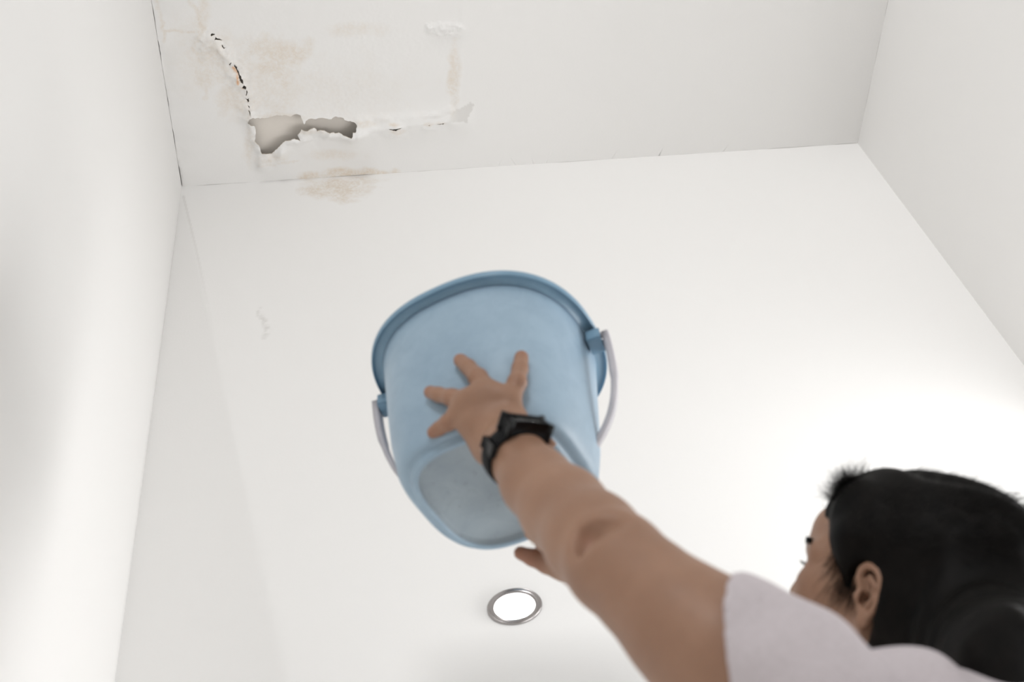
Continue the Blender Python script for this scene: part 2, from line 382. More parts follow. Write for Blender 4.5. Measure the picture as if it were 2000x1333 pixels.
# ------------------------------------------------------------------ signed distance modelling
def smin(a, b, k):
    if k <= 0: return np.minimum(a, b)
    h = np.maximum(k-np.abs(a-b), 0)/k; return np.minimum(a, b)-h*h*k*.25
def smax(a, b, k): return -smin(-a, -b, k)
class Cone:
    def __init__(s, a, ra, b, rb, k=.01, op='+', sq=None):
        s.a = np.asarray(a, float); s.b = np.asarray(b, float); s.ra = ra; s.rb = rb; s.k = k; s.op = op
        s.ab = s.b-s.a; s.L2 = s.ab@s.ab+1e-12
        s.sq = sq          # (unit direction, factor): flattened across that direction
        s.c = (s.a+s.b)/2; s.R = math.sqrt(s.L2)/2+max(ra, rb)
    def d(s, p):
        t = np.clip(((p-s.a)@s.ab)/s.L2, 0, 1)
        v = p-s.a-t[:, None]*s.ab; r = s.ra+(s.rb-s.ra)*t
        if s.sq is not None:
            u, fct = s.sq; q = v@u; v = v+np.outer(q*(1/fct-1), u)
            l = np.linalg.norm(v, axis=1); return (l-r)*np.minimum(1, fct*1.0+(1-fct)*.35)
        return np.linalg.norm(v, axis=1)-r
class Ell:
    def __init__(s, c, axes, rad, k=.01, op='+'):
        s.c = np.asarray(c, float); s.A = np.array(axes, float); s.r = np.array(rad, float); s.k = k; s.op = op; s.R = max(rad)
    def d(s, p):
        q = (p-s.c)@s.A.T; k0 = np.linalg.norm(q/s.r, axis=1); k1 = np.linalg.norm(q/s.r**2, axis=1)
        return np.where(k1 > 1e-9, k0*(k0-1)/np.maximum(k1, 1e-9), -min(s.r))
I3 = np.eye(3)
def Sph(c, r, k=.01, op='+'): return Cone(c, r, np.asarray(c)+1e-6, r, k, op)
def evaluate(prims, p):
    d = np.full(len(p), .5)
    for s in prims:
        q = s.d(p); d = smin(d, q, s.k) if s.op == '+' else smax(d, -q, s.k)
    return d
def surface(prims, h, extra=None, pad=.02):
    """surface nets on sparse blocks"""
    pos = [s for s in prims if s.op == '+']
    lo = np.min([s.c-s.R for s in pos], axis=0)-pad; hi = np.max([s.c+s.R for s in pos], axis=0)+pad
    N = 8; B = N*h; nb = np.ceil((hi-lo)/B).astype(int); lat = np.arange(-1, N+1)
    off = np.stack(np.meshgrid(lat, lat, lat, indexing='ij'), -1).reshape(-1, 3)
    bi = np.stack(np.meshgrid(*[np.arange(n) for n in nb], indexing='ij'), -1).reshape(-1, 3)
    cen = lo+(bi+.5)*B; rad = B*.5*1.7321*1.3+.012+pad*.5
    near = np.zeros(len(bi), bool)
    cd = evaluate(prims, cen)
    near = np.abs(cd) < rad
    bi = bi[near]; cen = cen[near]
    per = np.stack([s.d(cen) for s in prims], 1)
    m = np.min(np.where([s.op == '+' for s in prims], per, 9), axis=1)
    SY = int(nb[1]*N+4); SZ = int(nb[2]*N+4)
    VK = []; VP = []; Q = []
    key = lambda c: ((c[..., 0]+2)*SY+(c[..., 1]+2))*SZ+(c[..., 2]+2)
    S = len(lat); Cn = S-1
    cornero = [(a, b, c) for a in (0, 1) for b in (0, 1) for c in (0, 1)]
    edges_ = [(a, b) for a in range(8) for b in range(a+1, 8) if bin(a ^ b).count('1') == 1]
    for n in range(len(bi)):
        act = [s for j, s in enumerate(prims) if (per[n, j] < max(m[n], 0)+rad*1.2+s.k+.03)]
        base = bi[n]*N; g = base+off; p = lo+g*h
        d = evaluate(act, p)
        if extra is not None: d = extra(p, d)
        if d.min() > 0 or d.max() < 0: continue
        D = d.reshape(S, S, S); G = (lo+g*h).reshape(S, S, S, 3)
        cv = [D[a:a+Cn, b:b+Cn, c:c+Cn] for a, b, c in cornero]; st = np.stack(cv, -1)
        neg = (st < 0); mixed = neg.any(-1) & ~neg.all(-1)
        ix = np.argwhere(mixed)
        if not len(ix): continue
        vals = st[mixed]; acc = np.zeros((len(ix), 3)); ct = np.zeros(len(ix))
        co = np.array(cornero, float)
        for a, b in edges_:
            da, db = vals[:, a], vals[:, b]; cr = (da < 0) != (db < 0); tt = np.where(cr, da/np.where(cr, da-db, 1), 0)
            acc += cr[:, None]*(co[a]+(co[b]-co[a])*tt[:, None]); ct += cr
        cells = ix-1+base
        VP.append(lo+(cells+acc/ct[:, None])*h); VK.append(key(cells))
        # quads for owned lattice edges 0..N-1
        s0 = D[1:N+1, 1:N+1, 1:N+1]
        for ax in range(3):
            sl = [slice(1, N+1)]*3; sl[ax] = slice(2, N+2); 
            s1 = D[tuple(sl)]
            ch = np.argwhere((s0 < 0) != (s1 < 0))
            if not len(ch): continue
            ng = s0[tuple(ch.T)] < 0; c0 = ch+base; u_, v_ = (ax+1) % 3, (ax+2) % 3
            e1 = np.zeros(3, int); e1[u_] = 1; e2 = np.zeros(3, int); e2[v_] = 1
            q = np.stack([key(c0-e1-e2), key(c0-e2), key(c0), key(c0-e1)], 1)
            q[~ng] = q[~ng][:, ::-1]; Q.append(q)
    VK = np.concatenate(VK); VP = np.concatenate(VP); Q = np.concatenate(Q)
    uk, ui = np.unique(VK, return_index=True); VP = VP[ui]; idx = np.searchsorted(uk, Q); idx = np.clip(idx, 0, len(uk)-1)
    ok = (uk[idx] == Q).all(1); F = idx[ok]
    # keep the largest connected piece only
    lab = np.arange(len(VP))
    while True:
        m_ = lab[F].min(1); new = lab.copy()
        for a in range(4): np.minimum.at(new, F[:, a], m_)
        new = new[new]
        if (new == lab).all(): break
        lab = new
    fl = lab[F[:, 0]]; u_, c_ = np.unique(fl, return_counts=True); F = F[fl == u_[np.argmax(c_)]]
    us = np.unique(F); mp = np.zeros(len(VP), int); mp[us] = np.arange(len(us)); return VP[us], mp[F]
def relax(V, F, it=1, lam=.5):
    for _ in range(it):
        acc = np.zeros_like(V); c = np.zeros(len(V))
        for a in range(4):
            b = (a+1) % 4
            np.add.at(acc, F[:, a], V[F[:, b]]); np.add.at(acc, F[:, b], V[F[:, a]]); np.add.at(c, F[:, a], 1); np.add.at(c, F[:, b], 1)
        V = V+lam*(acc/np.maximum(c, 1)[:, None]-V)
    return V

# ------------------------------------------------------------------ bucket
BX, BY, TX, TY, TH, A0, B0, A1, B1, BH, M0, M1 = 977.1, 960.4, .0712, -.0504, -.4957, .0918, .0965, .1536, .1540, .2353, 3.15, 2.37
b_org = P(BX, BY, 1.5)
b_ax = nz(np.array([TX, TY, 1.0]))
b_u = np.array([math.cos(TH), math.sin(TH), 0]); b_u = nz(b_u-b_ax*(b_u@b_ax)); b_v = np.cross(b_ax, b_u); 
if (np.cross(b_u, b_v)@b_ax) < 0: b_v = -b_v
def sup(n, a, b, m, ph=0):
    t_ = np.linspace(0, 2*np.pi, n+1)[:-1]+ph; c_, s_ = np.cos(t_), np.sin(t_)
    # parametrised by angle so that the points stay evenly spread
    r = (np.abs(c_/a)**m+np.abs(s_/b)**m)**(-1/m); return np.stack([r*c_, r*s_], 1)
def bl(u, v, z): return b_org+np.outer(np.atleast_1d(u), b_u)+np.outer(np.atleast_1d(v), b_v)+np.outer(np.atleast_1d(z), b_ax)
NB = 144
def loft(name, prof, mat, parent, cap0=False, cap1=False):
    """prof: list of (z, a, b, m)"""
    v = []; f = []
    for z, a, b, m in prof:
        q = sup(NB, a, b, m); v.append(bl(q[:, 0], q[:, 1], np.full(NB, z)))
    for r in range(len(prof)-1):
        for k in range(NB): f.append([r*NB+k, r*NB+(k+1) % NB, (r+1)*NB+(k+1) % NB, (r+1)*NB+k])
    if cap0: f.append([k for k in range(NB)][::-1])
    if cap1: f.append([(len(prof)-1)*NB+k for k in range(NB)])
    o = mesh_obj(name, np.vstack(v), f, mat, parent); return o
WALL = [(.034, .1150, .1160, 2.95), (.07, .1215, .1225, 2.85), (.12, .1270, .1280, 2.7), (.17, .1320, .1328, 2.55), (.212, .1365, .1370, 2.45), (.226, .1385, .1390, 2.40)]
OUTER = [(-.005, .0966, .1015, 3.15), (.0015, .0966, .1015, 3.15), (.0035, .0972, .1020, 3.15), (.0070, .1060, .1090, 3.1), (.015, .1100, .1117, 3.05), (.024, .1136, .1146, 3.0)]+WALL
def outer_ab(z):
    zs = [w_[0] for w_ in OUTER]; return tuple(np.interp(z, zs, [w_[i] for w_ in OUTER]) for i in (1, 2, 3))
def wall_ab(z):
    zs = [w_[0] for w_ in WALL]; return tuple(np.interp(z, zs, [w_[i] for w_ in WALL]) for i in (1, 2, 3))
def bucket():
    root = empty('plastic_bucket', tuple(b_org)); tag(root, 'blue plastic bucket with a grey carrying handle, held up under the leak by both hands', 'bucket')
    t = NT('blue_plastic'); t.set(Roughness=.42, Specular__IOR__Level=.45)
    big = t.noise(9, 4, .6, dist=.6); sm = t.noise(60, 4, .6)
    c = t.ramp(big, [(.3, srgb(140, 163, 181)), (.7, srgb(156, 179, 196))])
    z = t.n('ShaderNodeSeparateXYZ'); t.l(t.n('ShaderNodeTexCoord').outputs['Object'], z.inputs[0])
    scuff = t.ramp(t.noise(34, 6, .7, dist=1.2), [(.46, (0,)*3), (.62, (1,)*3)])
    c = t.mix(t.math('MULTIPLY', scuff, .12), c, srgb(96, 122, 148))
    t.l(c, t.b.inputs['Base Color']); t.bump(sm, .06, .001); blue = t.m
    t = NT('worn_blue_base'); t.set(Roughness=.55)
    c = t.ramp(t.noise(16, 5, .65, dist=.8), [(.3, srgb(138, 152, 162)), (.7, srgb(156, 169, 177))])
    dk = t.ramp(t.noise(55, 5, .7, dist=1.0), [(.58, (0,)*3), (.74, (1,)*3)])
    c = t.mix(t.math('MULTIPLY', dk, .45), c, srgb(92, 98, 104)); t.l(c, t.b.inputs['Base Color']); worn = t.m
    t = NT('blue_rim'); t.set(Roughness=.36); t.l(t.ramp(t.noise(14, 4), [(.3, srgb(110, 144, 168)), (.7, srgb(126, 158, 180))]), t.b.inputs['Base Color']); rimm = t.m
    t = NT('grey_plastic'); t.set(Roughness=.4); t.l(t.ramp(t.noise(30, 3), [(.3, srgb(172, 170, 176)), (.7, srgb(186, 183, 188))]), t.b.inputs['Base Color']); grey = t.m
    body = loft('body', [(.0015, A0*.955, B0*.955, M0), (-.001, A0*.975, B0*.975, M0), (-.001, A0*1.015, B0*1.015, M0), (.0015, A0*1.035, B0*1.035, M0), (.008, A0*1.05, B0*1.05, M0), (.009, A0*1.09, B0*1.08, M0),
                         (.0095, A0*1.14, B0*1.12, 3.1), (.015, A0*1.195, B0*1.155, 3.05), (.024, A0*1.235, B0*1.185, 3.0)]+WALL+[(.226, .1360, .1365, 2.4), (.12, .1245, .1255, 2.7), (.034, .1125, .1135, 2.95), (.012, .100, .102, 3.1)], blue, root, cap1=True)
    loft('base_panel', [(.0015, A0*.955, B0*.955, M0), (.007, A0*.935, B0*.935, M0), (.0085, A0*.91, B0*.91, M0), (.009, A0*.5, B0*.5, 2.5), (.009, A0*.1, B0*.1, 2)], worn, root, cap1=True)
    Z = BH
    loft('rim', [(Z-.012, .1372, .1378, 2.42), (Z-.008, .140, .1405, 2.42), (Z-.006, .1455, .1460, 2.4), (Z-.006, .1490, .1495, 2.39), (Z-.0075, .1508, .1513, 2.38), (Z-.0105, .1515, .1520, 2.37), (Z-.011, .1526, .1530, 2.37),
                 (Z-.008, .1536, .1540, 2.37), (Z-.002, A1, B1, M1), (Z+.001, .1515, .1518, M1), (Z+.0015, .144, .1445, 2.4), (Z, .1385, .139, 2.42), (Z-.004, .1355, .136, 2.42), (Z-.02, .1350, .1355, 2.42)], rimm, root)
    # lugs and bail handle
    q = sup(720, .1545, .1550, M1); R3 = bl(q[:, 0], q[:, 1], np.full(720, Z-.020)); ux, uy, _ = w2px(R3)
    ends = []
    for tgt in ((1168, 662), (747, 790)):
        k = int(np.argmin((ux-tgt[0])**2+(uy-tgt[1])**2)); p = R3[k]
        outd = nz(bl(q[k, 0], q[k, 1], 0)[0]-b_org); tang = nz(np.cross(b_ax, outd))
        ends.append((p, outd, tang))
        bm = bmesh.new()
        def bx(c, ex, ey, ez, bm=bm, o_=outd, t_=tang):
            r = bmesh.ops.create_cube(bm, size=1)['verts']
            for v_ in r:
                l = v_.co.copy(); w_ = c+o_*l.x*ex+t_*l.y*ey+b_ax*l.z*ez; v_.co = w_-b_org
        c0 = p-outd*.006
        for sg in (-1, 1): bx(c0+tang*sg*.011-b_ax*.004, .019, .005, .020)
        bx(c0-b_ax*.0125, .019, .027, .004); bx(c0-outd*.0085-b_ax*.003, .003, .027, .018)
        bmesh.ops.bevel(bm, geom=bm.edges[:], offset=.0009, segments=2, affect='EDGES')
        me = bpy.data.meshes.new('handle_lug'); bm.to_mesh(me); bm.free(); lug = link('handle_lug', me, rimm, root)
    (pR, oR, tR), (pL, oL, tL) = ends
    pR = pR+b_ax*.004+oR*.009; pL = pL+b_ax*.004+oL*.009
    mid = (pR+pL)/2; e = (pR-pL)/2; eh = nz(e); R = np.linalg.norm(e)
    away = nz(np.cross(b_ax, eh)); 
    if away@(WM@np.array([0, 0, 1.])) < 0: away = -away
    down = nz(-b_ax+HANDLE_AWAY*away)
    ctr = []
    n = 60
    for i in range(n+1):
        a = math.pi*i/n; ce, se = math.cos(a), math.sin(a)
        wide = 1+.13*math.sin(a)**1.0*math.exp(-((a-.65)/.8)**2)+.05*math.sin(a)*math.exp(-((a-2.5)/.8)**2)
        ctr.append(mid+e*ce*wide+down*R*HANDLE_DROP*abs(se)**.85)
    ctr = np.array(ctr)
    nrm = nz(np.cross(eh, down)); v = []; f = []
    for i, c in enumerate(ctr):
        tg = nz(ctr[min(i+1, n)]-ctr[max(i-1, 0)]); rd = nz(np.cross(tg, nrm))
        wd = .0065 if 5 < i < n-5 else .0085; th = .0032 if 5 < i < n-5 else .0042
        for a, b in ((-1, -1), (-.4, -1.15), (.4, -1.15), (1, -1), (1, 1), (.4, 1.15), (-.4, 1.15), (-1, 1)): v.append(c+nrm*wd*a+rd*th*b)
    for i in range(n):
        for k in range(8): f.append([i*8+k, i*8+(k+1) % 8, (i+1)*8+(k+1) % 8, (i+1)*8+k])
    f.append(list(range(8))); f.append([n*8+k for k in range(8)][::-1])
    hd = mesh_obj('handle', v, f, grey, root)
    for p, o_, t_ in ((pR, oR, tR), (pL, oL, tL)):   # pivot pegs through the lugs
        bm = bmesh.new(); bmesh.ops.create_cone(bm, cap_ends=True, segments=20, radius1=.0042, radius2=.0042, depth=.022)
        rot = Vector(o_).to_track_quat('Z', 'Y').to_matrix().to_4x4()
        bmesh.ops.transform(bm, matrix=Matrix.Translation(Vector(p-o_*.008-b_org))@rot, verts=bm.verts)
        me = bpy.data.meshes.new('pivot_peg'); bm.to_mesh(me); bm.free(); link('pivot_peg', me, grey, hd)
HANDLE_AWAY = .25; HANDLE_DROP = 1.25
bucket()
def hit_bucket(px, py):
    """first point of the bucket's outside seen along a line from the camera"""
    for z in np.arange(1.25, 1.9, .0015):
        p = P(px, py, z); q = p-b_org; hz = q@b_ax
        if 0 < hz < .226:
            a, b, m = wall_ab(max(hz, .034)); 
            if hz < .034: s_ = .80+.20*(hz/.034)**.5; a *= s_; b *= s_
            if abs((q@b_u)/a)**m+abs((q@b_v)/b)**m < 1: return z
    return None

# ------------------------------------------------------------------ person
# anchors (world metres)
HEAD_C = c2w([.4244, .2906, 1.402])
FACE = c2wd([-.7491, -.1061, .6539])
_u = np.array([.2303, -.9672, .1069]); 
HUP = WM@_u; HUP = nz(HUP-FACE*(HUP@FACE)); HL = np.cross(HUP, FACE)
def hd(f_, l_, u_): return HEAD_C+FACE*f_+HL*l_+HUP*u_
WR = P(1000, 884, 1.335); EL = P(1205, 1102, 1.12); SH = P(1570, 1385, 1.0)
FOREM = P(1090, 1000, 1.24)
NECK = np.array([.60, .995, 1.275]); SHR = np.array([.66, 1.13, 1.235]); SHL = SH
PEL = np.array([.66, .90, .84])
fwd_b = nz(np.array([-.63, .77, 0])); lat_b = nz(np.array([-.77, -.63, 0]))

prims = []
A = prims.append
FR = np.array([fwd_b, lat_b, [0, 0, 1]])
# torso, pelvis, legs
A(Ell(PEL+[0, 0, 0], FR, (.115, .17, .12), .05)); A(Ell((PEL+NECK)/2+[0, 0, -.01], FR, (.105, .15, .17), .06)); A(Ell(NECK+[.01, -.01, -.18]-fwd_b*.01, FR, (.110, .160, .145), .06))
A(Cone(SHL+nz(NECK-SHL)*.03, .055, NECK-[0, 0, .06], .052, .05)); A(Cone(SHR, .055, NECK-[0, 0, .04], .06, .05))
A(Cone(NECK-[0, 0, .05], .062, hd(-.03, 0, -.06), .056, .03))
for sg in (-1, 1):
    hip = PEL+lat_b*sg*.085-[0, 0, .04]; knee = np.array([hip[0]+fwd_b[0]*.02, hip[1]+fwd_b[1]*.02, .45])+lat_b*sg*.01; ank = np.array([hip[0], hip[1], .085])+lat_b*sg*.02-fwd_b*.02
    A(Cone(hip, .088, knee, .056, .04)); A(Cone(knee, .054, (knee*.62+ank*.38)-fwd_b*.015, .055, .02)); A(Cone((knee*.6+ank*.4)-fwd_b*.012, .054, ank, .036, .02))
    A(Cone(ank-[0, 0, .045]-fwd_b*.02, .032, ank-[0, 0, .052]+fwd_b*.10, .028, .02, sq=(np.array([0, 0, 1.]), .8)))
    for j, (o_, L_) in enumerate(((-.026, .145), (-.012, .15), (.002, .147), (.015, .14), (.027, .128))):
        A(Cone(ank-[0, 0, .066]+fwd_b*.10+lat_b*o_*-sg, .010, ank-[0, 0, .074]+fwd_b*L_+lat_b*o_*-sg, .0095, .006))
# ---- left arm
ARM = [(1003, 884, 1.335, .0305), (1048, 943, 1.285, .0358), (1101, 996, 1.24, .0425), (1158, 1056, 1.17, .0450), (1205, 1102, 1.12, .0450), (1270, 1160, 1.085, .0452), (1335, 1219, 1.055, .0520), (1400, 1272, 1.035, .0585)]
AP = [(P(*q[:3]), q[3]) for q in ARM]+[(SHL, .064)]
for (a_, ra_), (b_, rb_) in zip(AP[:-1], AP[1:]): A(Cone(a_, ra_, b_, rb_, .014))
A(Cone(P(1149, 1054, 1.1095), .0055, P(1144, 1078, 1.1035), .0055, .020, '-')); A(Cone(P(1165, 1040, 1.104), .005, P(1195, 1026, 1.103), .004, .024, '-'))
# ---- left hand, spread flat on the bucket
HN = c2wd([0.05, .35, -1.0])      # out of the bucket wall, towards the palm's back
def hp(px, py, lift): 
    z = hit_bucket(px, py); p = P(px, py, z); q = p-b_org; hz = q@b_ax
    g = nz(b_u*(q@b_u)+b_v*(q@b_v)-b_ax*.08); return p+g*lift
kI, kM, kR, kL = hp(993, 792, .021), hp(958, 775, .024), hp(922, 788, .022), hp(903, 815, .018)
heel = hp(960, 872, .034); heel2 = hp(985, 862, .034)
FING = [[(993, 792, .021), (1004, 757, .020), (1011, 727, .013), (1015, 703, .009)],
        [(958, 775, .024), (938, 747, .021), (919, 723, .013), (903, 708, .009)],
        [(922, 788, .022), (893, 782, .018), (866, 774, .012), (848, 768, .009)],
        [(903, 815, .018), (885, 828, .015), (866, 838, .010), (853, 845, .008)]]
for k_, a_ in ((kI, heel2), (kM, (heel+heel2)/2), (kR, heel), (kL, heel)):
    A(Cone(k_, .0115, a_, .017, .014))
A(Cone((kI+kM)/2, .013, (kR+kL)/2, .012, .014)); A(Cone((heel+heel2)/2, .019, (kM+kR)/2, .013, .014)); A(Cone(hp(935, 830, .020), .016, hp(985, 825, .020), .016, .012))
A(Cone(WR, .027, (heel+heel2)/2, .0225, .02)); A(Cone(WR+(heel2-WR)*.3, .024, hp(998, 838, .024), .017, .02))
for fi, ch in enumerate(FING):
    rs = [(.0118, .0106, .0096, .0088), (.0122, .0108, .0096, .0088), (.0112, .0100, .0090, .0082), (.0104, .0092, .0084, .0076)][fi]
    pp = [hp(*c) for c in ch]
    for j in range(3): A(Cone(pp[j], rs[j], pp[j+1], rs[j+1], .004 if j else .006))
    A(Sph(pp[1], rs[1]*1.06, .004)); 
# thumb: leaves the side of the palm near its base and lies along the bucket, behind the watch
tp = [hp(990, 850, .022), hp(1018, 868, .020), hp(1040, 892, .014), hp(1052, 912, .010)]
for j in range(3): A(Cone(tp[j], (.0145, .0112, .0100)[j], tp[j+1], (.0112, .0100, .0085)[j], .006))
# ---- right arm and hand at the bucket's foot
WRR = P(1165, 1100, 1.455); ELR = (WRR+SHR)/2+np.array([.02, .02, -.05])
A(Cone(SHR, .060, ELR, .044, .03)); A(Cone(ELR, .043, WRR, .027, .02))
palm = P(1112, 1082, 1.475); A(Cone(WRR, .026, palm, .022, .02)); A(Cone(P(1128, 1064, 1.48), .018, P(1100, 1098, 1.475), .016, .015))
A(Cone(P(1105, 1112, 1.468), .0155, P(1068, 1101, 1.485), .0122, .012)); A(Cone(P(1068, 1101, 1.485), .0122, P(1040, 1090, 1.49), .0100, .005)); A(Cone(P(1040, 1090, 1.49), .0100, P(1017, 1081, 1.497), .0086, .005))
for a_, b_, c_ in (((1100, 1070), (1062, 1058), (1036, 1043)), ((1108, 1058), (1076, 1030), (1058, 1012)), ((1122, 1050), (1098, 1016), (1086, 990)), ((1138, 1050), (1122, 1020), (1114, 998))):
    zb = hit_bucket(*b_) or 1.50; zc = hit_bucket(*c_) or 1.50
    pa_, pb_, pc_ = P(*a_, 1.475), P(*b_, min(zb, 1.52)-.014), P(*c_, min(zc, 1.52)-.0095)
    A(Cone(pa_, .011, pb_, .0095, .006)); A(Cone(pb_, .0095, pc_, .0078, .004))
# ---- head
HA = np.array([FACE, HL, HUP])
A(Ell(hd(-.018, 0, .048), HA, (.096, .074, .084), .02)); A(Ell(hd(.028, 0, -.005), HA, (.060, .0605, .085), .03))
A(Cone(hd(.068, .0, .06), .03, hd(.03, 0, .07), .05, .03))
for sg in (-1, 1):
    A(Cone(hd(.004, .050*sg, -.055), .016, hd(.070, .014*sg, -.098), .015, .03)); A(Ell(hd(.055, .040*sg, -.030), HA, (.034, .026, .032), .025))
    A(Ell(hd(.056, .048*sg, .000), HA, (.026, .016, .018), .02)); A(Cone(hd(.086, .012*sg, .033), .010, hd(.066, .050*sg, .033), .010, .018))
    A(Ell(hd(.086, .031*sg, .010), HA, (.012, .017, .010), .012, '-')); A(Sph(hd(.0755, .031*sg, .010), .0125, .004))
    A(Ell(hd(.095, .012*sg, -.028), HA, (.011, .009, .008), .006))
A(Cone(hd(.088, 0, .022), .008, hd(.104, 0, -.020), .0105, .012)); A(Cone(hd(.090, -.018, -.055), .007, hd(.096, 0, -.050), .0075, .008)); A(Cone(hd(.090, .018, -.055), .007, hd(.096, 0, -.050), .0075, .008))
A(Cone(hd(.090, -.014, -.064), .0075, hd(.090, .014, -.064), .0075, .006)); A(Sph(hd(.084, 0, -.100), .016, .02)); A(Cone(hd(.02, 0, -.08), .035, hd(-.03, 0, -.07), .05, .03))
# ears
for sg in (-1, 1):
    def er(f_, u_, l_): return hd(-.012+f_, sg*(.0735+l_), -.004+u_)
    A(Ell(er(-.003, 0, .000), HA, (.017, .010, .026), .008))
    arc = [(.010, .012, .004), (.012, .026, .006), (.003, .034, .010), (-.010, .033, .014), (-.019, .022, .018), (-.021, .006, .018), (-.016, -.010, .015), (-.009, -.020, .011)]
    ar_ = np.array(arc); k_ = np.linspace(0, len(ar_)-1, 22); sm_ = np.stack([np.interp(k_, range(len(ar_)), ar_[:, i]) for i in range(3)], 1)
    for _ in range(2): sm_[1:-1] = (sm_[:-2]+2*sm_[1:-1]+sm_[2:])/4
    for a_, b_ in zip(sm_[:-1:1], sm_[1::1]): A(Cone(er(*a_), .0042, er(*b_), .0042, .002))
    A(Ell(er(-.005, .006, .010), HA, (.0125, .0090, .022), .003, '-'))
    ah = [(-.002, .022, .008), (-.011, .014, .011), (-.012, .001, .011), (-.006, -.009, .010)]
    for a_, b_ in zip(ah[:-1], ah[1:]): A(Cone(er(*a_), .0036, er(*b_), .0036, .003))
    A(Ell(er(-.003, -.024, .007), HA, (.009, .005, .011), .005)); A(Sph(er(.009, -.002, .006), .0052, .005)); A(Sph(er(.001, -.003, .002), .0075, .003, '-')); A(Cone(er(-.002, -.006, .001), .005, er(.0, -.003, -.010), .004, .002, '-'))

def m_skin():
    t = NT('skin'); t.set(Roughness=.5, Specular__IOR__Level=.35, Subsurface__Weight=.12, Subsurface__Scale=.006)
    t.b.inputs['Subsurface Radius'].default_value = (1, .35, .2)
    c = t.ramp(t.noise(14, 4, .6), [(.3, (.275, .154, .100)), (.7, (.335, .194, .128))])
    at = t.attr('redness_shade').outputs['Fac']; c = t.mix(at, c, (.30, .10, .06, 1))
    t.l(c, t.b.inputs['Base Color']); t.bump(t.noise(420, 3), .12, .0006); return t.m
MAT_SKIN = m_skin()
PERSON = empty('person', (float(PEL[0]), float(PEL[1]), 0.0))
tag(PERSON, 'black-haired person in a pale lilac t-shirt reaching up with both hands, wearing a black wristwatch', 'person')
V, Fq = surface(prims, .0026)
V = relax(V, Fq, 1, .35)
# skin pressed against the bucket lies flat on it
q_ = V-b_org; hz_ = q_@b_ax; ru = q_@b_u; rv = q_@b_v
wa, wb, wm = outer_ab(hz_)
rho = (np.abs(ru/wa)**wm+np.abs(rv/wb)**wm)**(1/wm); rr_ = np.hypot(ru, rv)
inn_ = (hz_ > -.0045) & (hz_ < .24) & (rho < 1.012) & (rho > .2)
side_dep = rr_*(1.012/np.maximum(rho, 1e-3)-1); bot_dep = hz_+.0045
use_bot = inn_ & (bot_dep < side_dep) & (rho < .80); use_side = inn_ & ~use_bot
V[use_bot] -= np.outer(bot_dep[use_bot], b_ax)
gs = (1.012/np.maximum(rho, 1e-3)-1)
V[use_side] += (ru*gs)[use_side, None]*b_u+(rv*gs)[use_side, None]*b_v
0 and print('pressed', int(use_bot.sum()), int(use_side.sum()), float(side_dep[use_side].max() if use_side.any() else 0), float(bot_dep[use_bot].max() if use_bot.any() else 0))
body = mesh_obj('body', V, Fq, MAT_SKIN, PERSON)
red = np.zeros(len(V))
for ch in FING:
    red = np.maximum(red, .45*np.exp(-(np.linalg.norm(V-hp(*ch[3]), axis=1)/.011)**2)); red = np.maximum(red, .22*np.exp(-(np.linalg.norm(V-hp(*ch[1]), axis=1)/.012)**2)); red = np.maximum(red, .2*np.exp(-(np.linalg.norm(V-hp(*ch[2]), axis=1)/.010)**2))
red = np.maximum(red, .4*np.exp(-(np.linalg.norm(V-P(1020, 1082, 1.49), axis=1)/.03)**2))
red = np.maximum(red, .42*np.exp(-(np.linalg.norm(V-P(1147, 1066, 1.122), axis=1)/.010)**2)); red = np.maximum(red, .42*np.exp(-(np.linalg.norm(V-P(1130, 1100, 1.122), axis=1)/.009)**2))  # shade of the elbow folds put into the skin colour
red = np.maximum(red, .25*np.exp(-(np.linalg.norm(V-hp(945, 900, .03), axis=1)/.015)**2)) if hit_bucket(945, 900) else red
a = body.data.attributes.new('redness_shade', 'FLOAT', 'POINT'); a.data.foreach_set('value', red.astype(np.float32))

# ---- shirt
sleeve_mid = P(1430, 1235, 1.0)
SN = c2wd([-.93, .19, .37])                     # the hem plane of the near sleeve
sp = []
S = sp.append
S(Ell((PEL+NECK)/2+[0, 0, -.03], FR, (.130, .175, .21), .06)); S(Ell(NECK+[.01, -.01, -.18]-fwd_b*.01, FR, (.125, .175, .150), .06)); S(Ell(PEL+[0, 0, .03], FR, (.14, .185, .12), .05))
S(Cone(SHL+nz(NECK-SHL)*.03, .066, NECK-[0, 0, .065], .060, .05)); S(Cone(SHR, .068, NECK-[0, 0, .045], .066, .05))
S(Cone(SHL, .078, AP[7][0], .0655, .02)); S(Cone(AP[7][0], .0655, AP[6][0], .060, .01)); S(Cone(SHR, .072, SHR+(ELR-SHR)*.6, .062, .03))
SNR = nz(ELR-SHR); sleeveR = SHR+(ELR-SHR)*.5
arm_in = [Cone(SHL, .0655, AP[7][0], .0605, 0), Cone(AP[7][0], .0605, AP[6][0], .054, 0)]
armR_in = [Cone(SHR, .064, ELR, .048, 0)]
head_in = [Cone(NECK-[0, 0, .03], .066, hd(-.03, 0, -.06), .062, 0)]
